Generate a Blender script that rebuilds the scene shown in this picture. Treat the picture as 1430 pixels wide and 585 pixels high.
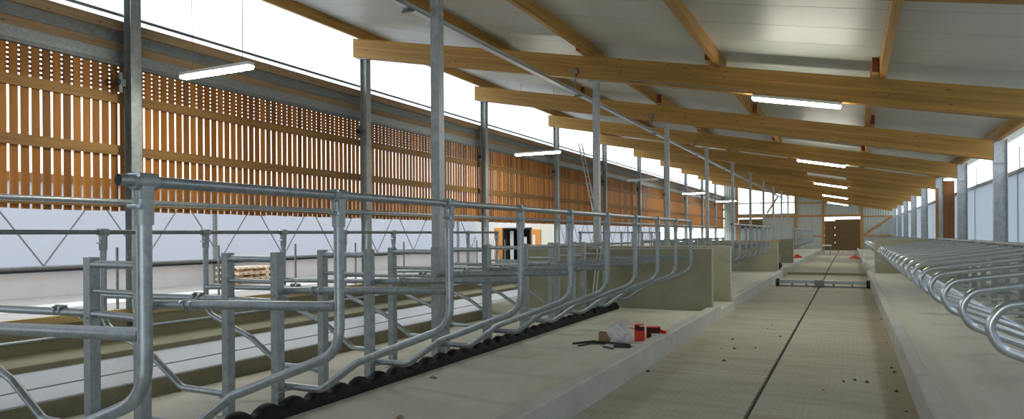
import bpy, math, random
from mathutils import Vector, Matrix
random.seed(7)
S = bpy.context.scene
for o in list(bpy.data.objects):
    bpy.data.objects.remove(o)
COL = S.collection

# ------------------------------------------------------------------ camera
F_PX, CY, YAW, PITCH, ROLL, CAMZ = 951.04, 328.9, 26.395, -0.03, 0.42, 1.64
a_, b_, c_ = (math.radians(v) for v in (YAW, PITCH, ROLL))
FW = Vector((-math.sin(a_)*math.cos(b_), math.cos(a_)*math.cos(b_), math.sin(b_)))
RT = Vector((math.cos(a_), math.sin(a_), 0))
UP = RT.cross(FW)
R2 = RT*math.cos(c_) - UP*math.sin(c_)
U2 = UP*math.cos(c_) + RT*math.sin(c_)
cd = bpy.data.cameras.new('camera')
cd.sensor_width = 36.0
cd.sensor_fit = 'HORIZONTAL'
cd.lens = F_PX*36.0/1430.0
cd.shift_y = (CY-292.5)/1430.0
cd.clip_start = 0.05
cd.clip_end = 2000
cam = bpy.data.objects.new('camera', cd)
COL.objects.link(cam)
M4 = Matrix((R2, U2, -FW)).transposed().to_4x4()
M4.translation = Vector((0, 0, CAMZ))
cam.matrix_world = M4
S.camera = cam

def at(x, y, X=None, Y=None, Z=None):
    """photo pixel -> point on a known plane"""
    d = FW + R2*((x-715)/F_PX) + U2*((CY-y)/F_PX)
    t = X/d.x if X is not None else (Y/d.y if Y is not None else (Z-CAMZ)/d.z)
    return Vector((0, 0, CAMZ)) + d*t

# ------------------------------------------------------------------ world: even overcast sky
W = bpy.data.worlds.new('world')
S.world = W
W.use_nodes = True
bg = W.node_tree.nodes['Background']
bg.inputs[0].default_value = (0.86, 0.925, 1.0, 1)
bg.inputs[1].default_value = 1.3
S.view_settings.view_transform = 'Standard'
S.view_settings.look = 'None'
S.view_settings.gamma = 1
S.view_settings.use_curve_mapping = False
S.view_settings.exposure = 1.45
LAMP = 40.0      # emission of the fluorescent tubes

# ------------------------------------------------------------------ materials
def mat(name, col, rough=.6, metal=0.0, spec=.5):
    m = bpy.data.materials.new(name)
    m.use_nodes = True
    b = m.node_tree.nodes['Principled BSDF']
    b.inputs['Base Color'].default_value = (*col, 1)
    b.inputs['Roughness'].default_value = rough
    b.inputs['Metallic'].default_value = metal
    b.inputs['Specular IOR Level'].default_value = spec
    return m

def N(m, t, **kw):
    n = m.node_tree.nodes.new(t)
    for k, v in kw.items():
        setattr(n, k, v)
    return n

def L(m, a, b):
    m.node_tree.links.new(a, b)

def coords(m, scale=(1, 1, 1), rot=(0, 0, 0), world=False):
    if world:
        g = N(m, 'ShaderNodeNewGeometry').outputs['Position']
    else:
        g = N(m, 'ShaderNodeTexCoord').outputs['Object']
    mp = N(m, 'ShaderNodeMapping')
    mp.inputs['Scale'].default_value = scale
    mp.inputs['Rotation'].default_value = rot
    L(m, g, mp.inputs['Vector'])
    return mp.outputs[0]

def noise(m, vec, scale, detail=6, rough=.6):
    n = N(m, 'ShaderNodeTexNoise')
    n.inputs['Scale'].default_value = scale
    n.inputs['Detail'].default_value = detail
    n.inputs['Roughness'].default_value = rough
    L(m, vec, n.inputs['Vector'])
    return n.outputs['Fac']

def ramp(m, fac, stops):
    r = N(m, 'ShaderNodeValToRGB')
    e = r.color_ramp.elements
    while len(e) < len(stops):
        e.new(.5)
    for k, (p, c) in enumerate(stops):
        e[k].position = p
        e[k].color = (*c, 1) if len(c) == 3 else c
    L(m, fac, r.inputs[0])
    return r.outputs[0]

def mixc(m, fac, c1, c2, blend='MIX'):
    n = N(m, 'ShaderNodeMixRGB', blend_type=blend)
    for s, v in ((0, fac), (1, c1), (2, c2)):
        if hasattr(v, 'links'):
            L(m, v, n.inputs[s])
        elif isinstance(v, (int, float)):
            n.inputs[s].default_value = v
        else:
            n.inputs[s].default_value = (*v, 1)
    return n.outputs[0]

def setc(m, sock):
    L(m, sock, m.node_tree.nodes['Principled BSDF'].inputs['Base Color'])

def bump(m, h, strength=.3, dist=.01, prev=None):
    n = N(m, 'ShaderNodeBump')
    n.inputs['Strength'].default_value = strength
    n.inputs['Distance'].default_value = dist
    L(m, h, n.inputs['Height'])
    if prev is not None:
        L(m, prev, n.inputs['Normal'])
    L(m, n.outputs[0], m.node_tree.nodes['Principled BSDF'].inputs['Normal'])
    return n.outputs[0]

def mul(c, k):
    return tuple(min(1, v*k) for v in c)

def galv(name, col, rough=.42, metal=.75, sc=22, k=1.0):
    m = mat(name, col, rough, metal)
    v = coords(m, world=True)
    f = noise(m, v, sc, 5, .65)
    g = noise(m, v, 2.5, 3)
    c = ramp(m, f, [(.3, mul(col, 1-.28*k)), (.7, mul(col, 1+.22*k))])
    c = mixc(m, ramp(m, g, [(.4, (0, 0, 0)), (.75, (.35*k,)*3)]), c, mul(col, .7))
    setc(m, c)
    L(m, ramp(m, f, [(.3, (rough*(1-.2*k),)*3), (.7, (rough*(1+.25*k),)*3)]),
      m.node_tree.nodes['Principled BSDF'].inputs['Roughness'])
    return m

def concrete(name, c1, c2, sc=1.2, rough=.8, stain=(.2, .18, .13), st=.35, grain=.25, stretch=(1, 1, 1), spec=.3):
    m = mat(name, c1, rough, 0, spec)
    v = coords(m, stretch, world=True)
    v0 = coords(m, world=True)
    a = noise(m, v, sc, 8, .62)
    b = noise(m, v0, 38, 4, .7)
    d = noise(m, v, sc*3.1, 5, .6)
    c = ramp(m, a, [(.32, c2), (.68, c1)])
    c = mixc(m, grain, c, ramp(m, b, [(.25, mul(c1, .45)), (.75, mul(c1, 1.35))]))
    c = mixc(m, ramp(m, d, [(.52, (0, 0, 0)), (.78, (st, st, st))]), c, stain)
    setc(m, c)
    bump(m, b, .25, .004)
    return m

def wood(name, col, axis='X', knots=True, lam=None, rough=.6, rnd=.12, dark=.55, gscale=1.0):
    m = mat(name, col, rough, 0, .3)
    st = {'X': (.35, 7, 7), 'Y': (7, .35, 7), 'Z': (7, 7, .35)}[axis]
    v = coords(m, tuple(s*gscale for s in st))
    if lam:     # grain follows the slope of the beam
        v0 = coords(m, (1, 1, 1), (0, -math.atan(lam[1]), 0))
        mp = N(m, 'ShaderNodeMapping')
        mp.inputs['Scale'].default_value = tuple(s*gscale for s in st)
        L(m, v0, mp.inputs['Vector'])
        v = mp.outputs[0]
    g = noise(m, v, 2.2, 6, .62)
    c = ramp(m, g, [(.28, mul(col, dark+.1)), (.5, col), (.74, mul(col, 1.22))])
    oi = N(m, 'ShaderNodeObjectInfo').outputs['Random']
    c = mixc(m, 1.0, c, ramp(m, oi, [(0, (1-rnd,)*3), (1, (1+rnd*.6,)*3)]), 'MULTIPLY')
    if lam:     # glue lines between lamellae
        sp = N(m, 'ShaderNodeSeparateXYZ')
        L(m, coords(m), sp.inputs[0])
        ml = N(m, 'ShaderNodeMath', operation='MULTIPLY_ADD')
        L(m, sp.outputs['X'], ml.inputs[0])
        ml.inputs[1].default_value = lam[1]
        L(m, sp.outputs['Z'], ml.inputs[2])
        fr = N(m, 'ShaderNodeMath', operation='WRAP')
        L(m, ml.outputs[0], fr.inputs[0])
        fr.inputs[1].default_value = lam[0]
        fr.inputs[2].default_value = 0
        c = mixc(m, ramp(m, fr.outputs[0], [(0, (.45,)*3), (.0035, (0, 0, 0))]), c, mul(col, .45))
        lay = N(m, 'ShaderNodeMath', operation='SNAP')
        L(m, ml.outputs[0], lay.inputs[0])
        lay.inputs[1].default_value = lam[0]
        wn = N(m, 'ShaderNodeTexWhiteNoise', noise_dimensions='1D')
        L(m, lay.outputs[0], wn.inputs['W'])
        c = mixc(m, 1.0, c, ramp(m, wn.outputs['Value'], [(0, (.86,)*3), (1, (1.08,)*3)]), 'MULTIPLY')
    if knots:
        ks = {'X': (3.2, 9, 9), 'Y': (9, 3.2, 9), 'Z': (9, 9, 3.2)}[axis]
        vo = N(m, 'ShaderNodeTexVoronoi')
        vo.inputs['Scale'].default_value = 1.0
        L(m, coords(m, ks), vo.inputs['Vector'])
        c = mixc(m, ramp(m, vo.outputs['Distance'], [(.07, (.8,)*3), (.15, (0, 0, 0))]), c, mul(col, .3))
    setc(m, c)
    bump(m, g, .12, .003)
    return m

M = {}
M['galv'] = galv('galvanised_steel', (.345, .39, .41), .40, .7)
M['galv_post'] = galv('galvanised_post', (.33, .37, .38), .5, .5, 14)
M['galv_dark'] = galv('galvanised_dull', (.22, .245, .24), .5, .5, 12)
M['galv_bright'] = galv('galvanised_bright', (.60, .65, .68), .30, .85, 26, .25)
M['bolt'] = mat('zinc_bolt', (.55, .66, .72), .25, .9)
M['column'] = galv('column_steel', (.42, .455, .46), .5, .5, 9)
M['column_right'] = galv('column_steel_pale', (.50, .55, .58), .5, .4, 9)
M['hole'] = mat('dark_steel', (.03, .03, .03), .7, .2)
SLOPE = .195
M['glulam'] = wood('glulam', (.45, .26, .070), 'X', True, (.04, SLOPE), .55, .08, .62)
M['purlin'] = wood('purlin_timber', (.46, .255, .075), 'Y', True, None, .6, .14)
M['endgrain'] = mat('end_grain', (.21, .06, .022), .8)
M['slat'] = wood('larch_slat', (.43, .17, .030), 'Z', True, None, .6, .42, .6, .8)
M['rail_wood'] = wood('rail_timber', (.34, .185, .062), 'Y', True, None, .65, .15)
M['board'] = wood('sill_board', (.31, .215, .125), 'Y', True, None, .65, .08)
M['ochre'] = wood('ochre_board', (.40, .29, .115), 'Y', False, None, .65, .08)
M['wood_z'] = wood('post_timber', (.44, .235, .085), 'Z', True, None, .6, .12)
M['wood_x'] = wood('cross_timber', (.44, .235, .085), 'X', True, None, .6, .12)
M['wood_dark'] = wood('brown_timber', (.20, .085, .03), 'Z', False, None, .6, .12)
M['orange'] = mat('orange_ply', (.72, .30, .05), .6)
M['pale_wood'] = wood('pallet_wood', (.85, .74, .58), 'Y', False, None, .7, .2)
M['endwall'] = mat('green_grey_sheet', (.34, .37, .33), .55, .2)
M['rubber'] = mat('black_rubber', (.010, .010, .010), .6, 0, .18)
M['black'] = mat('black_plastic', (.02, .022, .025), .5)
M['red'] = mat('red_card', (.62, .035, .02), .6)
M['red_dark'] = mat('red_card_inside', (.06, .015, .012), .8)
M['card'] = mat('brown_card', (.30, .20, .10), .8)
M['white'] = mat('white_paint', (.80, .80, .77), .5)
M['cream'] = mat('cream_wall', (.78, .76, .66), .7)
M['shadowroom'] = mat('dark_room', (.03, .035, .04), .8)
M['green_plastic'] = mat('green_tape', (.02, .10, .08), .5)
M['rope'] = mat('grey_cord', (.22, .23, .25), .8)
M['grass'] = concrete('grass', (.16, .24, .06), (.10, .17, .04), .4, .9, (.2, .2, .06), .3)
M['outground'] = concrete('yard_gravel', (.5, .5, .48), (.42, .42, .40), .6, .9)
M['feedfloor'] = concrete('feed_table', (.40, .39, .37), (.34, .33, .31), .9, .7)
M['feedstrip'] = concrete('feed_table_coating', (.80, .79, .75), (.72, .72, .68), .9, .4, (.5, .48, .4), .15, .1)
M['outerwall'] = concrete('pale_concrete', (.82, .88, .93), (.74, .79, .84), .8, .8, (.62, .65, .66), .25, .15)
M['platform'] = concrete('platform_concrete', (.60, .595, .51), (.51, .505, .42), .55, .75, (.31, .28, .19), .40, .22, (1, .35, 1))
M['kerb'] = concrete('kerb_concrete', (.52, .52, .475), (.40, .40, .36), 1.6, .8, (.58, .58, .56), .45, .2)
M['partition'] = concrete('partition_concrete', (.335, .33, .24), (.265, .26, .18), .9, .75, (.13, .12, .07), .45, .2)
M['aisle2'] = concrete('smooth_aisle_concrete', (.38, .405, .43), (.30, .32, .34), .5, .38, (.30, .29, .27), .4, .15, (1, .3, 1), .6)
M['dark_conc'] = concrete('ledge_concrete', (.24, .225, .145), (.17, .16, .10), .9, .8, (.11, .10, .06), .5, .2)  # darker olive concrete for ledges, feed wall, step edge and kerb sides

# main aisle: fine diamond groove pressed into the concrete
m = concrete('grooved_aisle_concrete', (.49, .475, .39), (.38, .36, .28), .7, .8, (.30, .235, .15), .55, .35, (.6, 1.6, 1))
v1 = coords(m, (1, 1, 1), (0, 0, math.radians(33)), True)
v2 = coords(m, (1, 1, 1), (0, 0, math.radians(-33)), True)
wv = []
for v in (v1, v2):
    w_ = N(m, 'ShaderNodeTexWave', wave_type='BANDS', bands_direction='Y')
    w_.inputs['Scale'].default_value = 4.6
    w_.inputs['Distortion'].default_value = 1.6
    w_.inputs['Detail'].default_value = 2
    L(m, v, w_.inputs['Vector'])
    wv.append(ramp(m, w_.outputs['Fac'], [(.08, (0, 0, 0)), (.30, (1, 1, 1))]))
gm = mixc(m, 1.0, wv[0], wv[1], 'MULTIPLY')
oldc = m.node_tree.nodes['Principled BSDF'].inputs['Base Color'].links[0].from_socket
cc = mixc(m, 1.0, oldc, ramp(m, gm, [(0, (.84, .83, .81)), (1, (1.02, 1.02, 1.02))]), 'MULTIPLY')
# brown dung streaks across the aisle and a damp band along the right kerb
stk = noise(m, coords(m, (.45, 2.6, 1), world=True), 1.3, 6, .65)
cc = mixc(m, ramp(m, stk, [(.50, (0, 0, 0)), (.72, (.55, .55, .55))]), cc, (.30, .235, .15))
wet = noise(m, coords(m, (1, 1.2, 1), world=True), 2.0, 5, .6)
sx = N(m, 'ShaderNodeSeparateXYZ')
L(m, N(m, 'ShaderNodeNewGeometry').outputs['Position'], sx.inputs[0])
ad = N(m, 'ShaderNodeMath', operation='MULTIPLY_ADD')
L(m, wet, ad.inputs[0]); ad.inputs[1].default_value = .30
L(m, sx.outputs['X'], ad.inputs[2])
cc = mixc(m, ramp(m, ad.outputs[0], [(.40, (0, 0, 0)), (.50, (.6, .6, .6))]), cc, (.25, .215, .13))
setc(m, cc)
bump(m, gm, .45, .006)
M['aisle'] = m

# ribbed steel roof lining
m = mat('roof_sheet', (.52, .54, .50), .43, .0, .45)
w_ = N(m, 'ShaderNodeTexWave', wave_type='BANDS', bands_direction='Y', wave_profile='SIN')
w_.inputs['Scale'].default_value = 6.5
L(m, coords(m, world=True), w_.inputs['Vector'])
bump(m, w_.outputs['Fac'], .35, .004)
setc(m, mixc(m, .25, (.52, .54, .50), ramp(m, noise(m, coords(m, world=True), .6), [(.3, (.44, .46, .43)), (.7, (.6, .62, .58))])))
M['roof'] = m
m = mat('end_cladding', (.40, .44, .40), .5, .2)
w_ = N(m, 'ShaderNodeTexWave', wave_type='BANDS', bands_direction='X', wave_profile='SIN')
w_.inputs['Scale'].default_value = 1.6
L(m, coords(m, world=True), w_.inputs['Vector'])
bump(m, w_.outputs['Fac'], .8, .03)
M['cladding'] = m

def film(name, col, trans, clear):
    m = bpy.data.materials.new(name)
    m.use_nodes = True
    nt = m.node_tree
    nt.nodes.remove(nt.nodes['Principled BSDF'])
    out = nt.nodes['Material Output']
    tr = N(m, 'ShaderNodeBsdfTranslucent'); tr.inputs[0].default_value = (*mul(col, trans), 1)
    df = N(m, 'ShaderNodeBsdfDiffuse'); df.inputs[0].default_value = (*mul(col, .6), 1)
    cl = N(m, 'ShaderNodeBsdfTransparent'); cl.inputs[0].default_value = (*col, 1)
    m1 = N(m, 'ShaderNodeMixShader'); m1.inputs[0].default_value = .25
    m2 = N(m, 'ShaderNodeMixShader'); m2.inputs[0].default_value = clear
    L(m, tr.outputs[0], m1.inputs[1]); L(m, df.outputs[0], m1.inputs[2])
    L(m, m1.outputs[0], m2.inputs[1]); L(m, cl.outputs[0], m2.inputs[2])
    L(m, m2.outputs[0], out.inputs['Surface'])
    return m
M['film_top'] = film('clear_white_film', (.97, .98, 1.0), .95, .7)
M['film_low'] = film('white_curtain_film', (.93, .95, 1.0), .55, .10)
M['film_right'] = film('woven_curtain', (.90, .95, 1.0), .55, .05)
M['pane'] = film('bright_pane', (.98, .99, 1.0), .9, .8)

def emit(name, col, s):
    m = bpy.data.materials.new(name)
    m.use_nodes = True
    b = m.node_tree.nodes['Principled BSDF']
    b.inputs['Base Color'].default_value = (.9, .9, .9, 1)
    b.inputs['Emission Color'].default_value = (*col, 1)
    b.inputs['Emission Strength'].default_value = s
    return m
M['tube'] = emit('fluorescent_diffuser', (1.0, .965, .83), LAMP)
m = mat('clear_bag', (.85, .87, .88), .25)
m.node_tree.nodes['Principled BSDF'].inputs['Transmission Weight'].default_value = .55
M['bag'] = m
m = mat('straw', (.16, .105, .04), .9)
f = noise(m, coords(m, (3, 3, 26), world=True), 3, 6, .7)
setc(m, ramp(m, f, [(.3, (.07, .042, .015)), (.7, (.24, .16, .065))]))
bump(m, f, .8, .03)
M['straw'] = m

# ------------------------------------------------------------------ mesh helpers
class MB:
    def __init__(self):
        self.v, self.f, self.mi, self.sm = [], [], [], []

    def add(self, vs, fs, mi=0, smooth=False):
        k = len(self.v)
        self.v += [tuple(p) for p in vs]
        for q in fs:
            self.f.append(tuple(i+k for i in q))
            self.mi.append(mi)
            self.sm.append(smooth)
        return self

    def box(self, x0, x1, y0, y1, z0, z1, mi=0, ends=None):
        vs = [(x, y, z) for z in (z0, z1) for y in (y0, y1) for x in (x0, x1)]
        fs = [(0, 2, 3, 1), (4, 5, 7, 6), (0, 1, 5, 4), (2, 6, 7, 3), (0, 4, 6, 2), (1, 3, 7, 5)]
        self.add(vs, fs, mi)
        if ends is not None:      # the two faces across Y take another material
            self.mi[-4] = ends
            self.mi[-3] = ends
        return self

    def prism(self, poly, y0, y1, mi=0):
        """poly in XZ (counter-clockwise seen from -Y), extruded along Y"""
        n = len(poly)
        vs = [(x, y0, z) for x, z in poly]+[(x, y1, z) for x, z in poly]
        fs = [tuple(range(n)), tuple(reversed(range(n, 2*n)))]
        fs += [(i, i+n, (i+1) % n+n, (i+1) % n) for i in range(n)]
        return self.add(vs, fs, mi)

    def tube(self, path, r, n=12, cap=True, mi=0, r1=None, hole=False, mi_hole=1):
        P = [Vector(p) for p in path]
        T = []
        for i in range(len(P)):
            t = (P[min(i+1, len(P)-1)]-P[max(i-1, 0)])
            T.append(t.normalized())
        u = Vector((0, 0, 1)) if abs(T[0].z) < .9 else Vector((0, 1, 0))
        u = (u-T[0]*u.dot(T[0])).normalized()
        rings = []
        for i, p in enumerate(P):
            u = (u-T[i]*u.dot(T[i])).normalized()
            w = T[i].cross(u)
            rr = r if r1 is None else r+(r1-r)*i/(len(P)-1)
            rings.append([p+(u*math.cos(2*math.pi*k/n)+w*math.sin(2*math.pi*k/n))*rr for k in range(n)])
        vs = [q for g in rings for q in g]
        fs = [(i*n+k, i*n+(k+1) % n, (i+1)*n+(k+1) % n, (i+1)*n+k) for i in range(len(P)-1) for k in range(n)]
        self.add(vs, fs, mi, True)
        if cap:
            self.add(rings[0], [tuple(reversed(range(n)))], mi_hole if hole else mi)
            self.add(rings[-1], [tuple(range(n))], mi_hole if hole else mi)
        return self

    def build(self, name, mt, parent=None, loc=None, link=True):
        me = bpy.data.meshes.new(name)
        me.from_pydata(self.v, [], self.f)
        mts = mt if isinstance(mt, (list, tuple)) else [mt]
        for q in mts:
            me.materials.append(M[q] if isinstance(q, str) else q)
        me.polygons.foreach_set('material_index', [min(i, len(mts)-1) for i in self.mi])
        me.polygons.foreach_set('use_smooth', self.sm)
        me.update()
        o = bpy.data.objects.new(name, me)
        COL.objects.link(o)
        if parent is not None:
            o.parent = parent
        if loc is not None:
            o.location = loc
        return o

def fillet(pts, r, n=6):
    P = [Vector(p) for p in pts]
    out = [P[0]]
    for i in range(1, len(P)-1):
        a, b, c = P[i-1], P[i], P[i+1]
        u, w = (a-b).normalized(), (c-b).normalized()
        ang = u.angle(w)
        rr = r[i-1] if isinstance(r, (list, tuple)) else r
        d = min(rr/math.tan(ang/2), .48*(a-b).length, .48*(c-b).length)
        p0, p1 = b+u*d, b+w*d
        for k in range(n+1):
            t = k/n
            out.append(p0*(1-t)**2+b*2*t*(1-t)+p1*t*t)
    out.append(P[-1])
    return out

def tag(o, label=None, cat=None, group=None, kind=None):
    if label: o['label'] = label
    if cat: o['category'] = cat
    if group: o['group'] = group
    if kind: o['kind'] = kind
    return o

def empty(name, loc=(0, 0, 0), label=None, cat=None, group=None, kind=None):
    o = bpy.data.objects.new(name, None)
    o.empty_display_size = .2
    COL.objects.link(o)
    o.location = loc
    return tag(o, label, cat, group, kind)

def struct(o, label, cat):
    return tag(o, label, cat, None, 'structure')

def copy_tree(o, parent=None):
    c = o.copy()
    COL.objects.link(c)
    if parent is not None:
        c.parent = parent
    for ch in list(o.children):
        copy_tree(ch, c)
    return c

ORD = ('first second third fourth fifth sixth seventh eighth ninth tenth eleventh twelfth thirteenth fourteenth '
       'fifteenth sixteenth seventeenth eighteenth nineteenth twentieth').split()

# ------------------------------------------------------------------ key dimensions (metres)
FY = [7.25+6*k for k in range(10)]           # frames of the hall, nearest first
YEND, YBACK = 67.25, -2.5
XL, XM, XR = -10.5, -4.63, 3.14
def beam_bot(X): return 5.94+SLOPE*(XL-X)
BD, PH = .46, .24                             # beam depth, purlin height
STALL = [1.85+1.2*n for n in range(10)]
ZP = .20                                      # near lying platform
ZA2 = -.14                                    # second aisle

# ------------------------------------------------------------------ ground and floors
struct(MB().add([(-160, -40, -.3), (120, -40, -.3), (120, 300, -.3), (-160, 300, -.3)], [(0, 1, 2, 3)]).build('ground', 'outground'),
       'pale yard ground outside the barn', 'ground')
fl = empty('floor', (0, 0, 0))
struct(fl, 'grooved concrete aisle floor with a dark slot along its middle', 'floor')
MB().box(-2.235, -.865, YBACK, 29.2, -.2, 0).build('slab', 'aisle', fl)
MB().box(-.822, .54, YBACK, 29.2, -.2, 0).build('slab', 'aisle', fl)
MB().box(-.875, -.81, YBACK, YEND, -.2, -.06).build('slot_channel', 'hole', fl)
MB().box(-2.235, .54, 29.15, 29.2, -.2, .088).build('step_edge', 'dark_conc', fl)
MB().box(-2.235, -.865, 29.2, YEND+3, -.2, .085).build('slab', 'aisle', fl)
MB().box(-.822, .54, 29.2, YEND+3, -.2, .085).build('slab', 'aisle', fl)

def kerb(x0, x1, y0, y1, z1, z0, label, mts='kerb'):
    r = empty('kerb', ((x0+x1)/2, y0, z0))
    struct(r, label, 'kerb')
    L_ = 2.4
    n = max(1, round((y1-y0)/L_))
    for i in range(n):
        ya, yb = (y1-y0)*i/n, (y1-y0)*(i+1)/n
        w = (x1-x0)/2
        h = z1-z0
        mb = MB()
        mb.prism([(-w, 0), (w, 0), (w, h-.015), (w-.015, h), (-w+.015, h), (-w, h-.015)], ya+.002, yb-.002)
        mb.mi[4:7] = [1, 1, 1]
        mb.build('kerb_section', mts, r)
    return r
kerb(-2.40, -2.235, YBACK, 13.5, .27, -.2, 'pale concrete kerb on the left edge of the main aisle, near stretch')
kerb(-2.40, -2.235, 15.2, 27.0, .27, -.2, 'pale concrete kerb on the left aisle edge beyond the cow passage')
kerb(-2.40, -2.235, 29.2, YEND, .27, -.2, 'far concrete kerb on the left aisle edge towards the straw bales')
kerb(.54, .67, YBACK, 27.3, .30, -.2, 'pale concrete kerb on the right edge of the main aisle')
kerb(.54, .67, 29.4, YEND, .30, -.2, 'far concrete kerb on the right aisle edge behind the right partition')

# near platform, sloping middle strip and left platform as one profile
pl = MB()
prof = [(-2.40, -.25), (-2.40, ZP), (-4.32, ZP), (-4.9, .075), (-6.97, -.135), (-6.97, -.25)]
pl.prism(list(reversed(prof)), YBACK, 13.0)
struct(pl.build('lying_platform', 'platform'), 'bare concrete lying platform between the left kerb and second aisle', 'platform')
struct(MB().prism(list(reversed(prof)), 15.25, YEND).build('lying_platform', 'platform'), 'lying platform of the cubicles beyond the cow passage', 'platform')
struct(MB().box(-7.0, -2.235, 13.0, 15.25, -.25, .17).build('passage_floor', 'platform'), 'raised concrete cow passage between the two partition walls', 'floor')
struct(MB().box(.67, 3.45, YBACK, YEND, -.25, ZP).build('lying_platform', 'platform'), 'bare concrete lying platform under the right hand cubicle loops', 'platform')
kerb(-7.12, -6.97, YBACK, YEND, .075, -.25, 'dark concrete kerb between the left cubicles and second aisle', ['dark_conc', 'aisle2'])  # sides in the darker concrete, top in the paler aisle concrete
a2 = empty('floor', (0, 0, 0))
struct(a2, 'smooth pale grey second aisle floor with a thin black slot', 'floor')
MB().box(-8.62, -7.12, YBACK, YEND, -.3, ZA2).build('slab', 'aisle2', a2)
MB().box(-9.84, -8.70, YBACK, YEND, -.3, ZA2).build('slab', 'aisle2', a2)
MB().box(-8.71, -8.61, YBACK, YEND, -.29, ZA2-.05).build('slot_channel', 'hole', a2)
struct(MB().prism([(-10.56, -.3), (-9.83, -.3), (-9.83, -.06), (-9.86, -.045), (-10.56, 0)], YBACK, YEND).build('feeding_step', 'dark_conc'),
       'low concrete feeding step along the far edge of the second aisle', 'step')
ft = empty('feed_table', (-10.56, 0, 0))
struct(ft, 'raised concrete feed table with dark front wall', 'platform')
MB().box(-.06, 0, YBACK, YEND, -.3, .37).build('front_wall', 'dark_conc', ft)
MB().box(-3.95, -.06, YBACK, YEND, -.3, .47).build('deck', 'feedfloor', ft)
MB().box(-2.15, -1.25, YBACK, YEND, .46, .478).build('coated_strip', 'feedstrip', ft)
struct(MB().box(-10.63, -10.54, YBACK, YEND, .37, .49).build('edge_board', 'ochre'), 'yellowish timber edge board on top of the feed table wall', 'board')

# ------------------------------------------------------------------ outer curtain wall beyond the feed alley
ow = empty('wall_outer', (-14.5, 0, .47))
struct(ow, 'white curtain wall with crossed cords behind the feed alley', 'wall')
XO = -14.5
MB().box(-.2, 0, YBACK, 58, -.77, .50).build('concrete_base', 'outerwall', ow)
MB().tube([(.05, YBACK, .59), (.05, 58, .59)], .035, 8).build('curtain_roller', 'galv_dark', ow)
MB().box(-.03, .06, YBACK, 58, .50, .55).build('bottom_strip', 'hole', ow)
MB().box(-.12, 0, YBACK, 58, 2.30, 2.48).build('head_rail', 'board', ow)
for k in range(-1, 9):
    y0 = 6.17+6*k
    y1 = min(y0+6, 58)
    MB().box(-.06, -.055, y0, y1, .50, 2.35).build('curtain', 'film_low', ow)
    MB().box(-.02, .06, y0-.04, y0+.04, 0, 2.3).build('curtain_post', 'galv_post', ow)
zz = MB()
y = .52
top = True
pts = []
while y < 58:
    pts.append((.03, y, 2.1 if top else .62))
    y += 1.075
    top = not top
for p, q in zip(pts, pts[1:]):
    MB().tube([p, q], .017, 6).build('cord', 'rope', ow)

# ------------------------------------------------------------------ slatted left wall
wl = empty('wall_left', (-10.78, 0, 2.08))
struct(wl, 'long wall of upright orange larch slats with daylight gaps', 'wall')
def slat_mb(h, j):
    return MB().box(-.009+j, .009+j, -.0565, .0565, 0, h)
sl_mesh = [slat_mb(2.44, j).build('slat', 'slat', wl, (0, 0, 0)) for j in (-.001, 0, .001)]
PIT = .150
y = YBACK+.3
first = [True]*3
stuff = MB()
cnt = 0
while y < YEND-.2:
    j = random.randrange(3)
    incol = any(abs(y-fy) < .09 for fy in FY)
    if 4.2 < y < 40:
        if first[j]:
            o = sl_mesh[j]
            first[j] = False
        else:
            o = sl_mesh[j].copy()
            COL.objects.link(o)
        o.location = (0, y+random.uniform(-.0015, .0015), random.uniform(-.008, .008))
    else:
        stuff.box(-.009, .009, y-.0565, y+.0565, 0, 2.44)
    y += PIT
so = stuff.build('slat_run', 'slat', wl)
so['kind'] = 'stuff'
zb = lambda z: z-2.08
for (z0, z1, d) in ((3.85, 4.01, .05), (3.00, 3.16, .05), (2.15, 2.24, .04)):
    for k in range(-2, 10):
        ya, yb = 7.25+6*k, 13.25+6*k
        MB().box(.0125, .0125+d, max(ya+.02, YBACK), min(yb-.02, YEND), zb(z0), zb(z1)).build('rail', 'rail_wood', wl)
for i in range(7):
    zc = zb(4.06+.068*i)
    MB().box(-.04, -.018, YBACK, YEND, zc, zc+.042).build('louvre_board', 'board', wl)
for nm, mt, z0, z1, x0, x1 in (('gutter_lip', 'galv_dark', 4.46, 4.52, -.02, .10), ('gutter_profile', 'galv', 4.52, 4.70, -.02, .06),
                               ('fascia_board', 'board', 4.70, 4.85, -.02, .03), ('roller_cover', 'galv_dark', 4.85, 5.03, -.02, .05),
                               ('sill_board', 'board', 5.03, 5.19, -.06, .12)):
    MB().box(x0, x1, YBACK, YEND, zb(z0), zb(z1)).build(nm, mt, wl)
MB().tube([(.04, YBACK, zb(5.31)), (.04, YEND, zb(5.31))], .028, 6).build('film_tensioner', 'galv_dark', wl)
for k in range(-2, 10):
    ya, yb = 7.25+6*k, 13.25+6*k
    MB().box(-.052, -.048, max(ya, YBACK), min(yb, YEND), zb(5.19), zb(6.62)).build('film', 'film_top', wl)
    if k >= -1:
        for q in range(4):
            MB().tube([(-.03, ya+q*1.5, zb(6.4)), (-.03, ya+q*1.5+1.2, zb(5.25))], .005, 4).build('film_cord', 'rope', wl)
wp = empty('water_pipe', (-10.38, 0, 2.215), 'grey galvanised pipe running along the foot of the orange slats', 'pipe')
MB().tube([(0, YBACK, 0), (0, 60, 0)], .045, 10).build('pipe', 'galv', wp)
for fy in FY:
    MB().box(-.05, .02, fy-.16, fy-.10, -.06, .06).build('pipe_bracket', 'galv_dark', wp)

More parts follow.
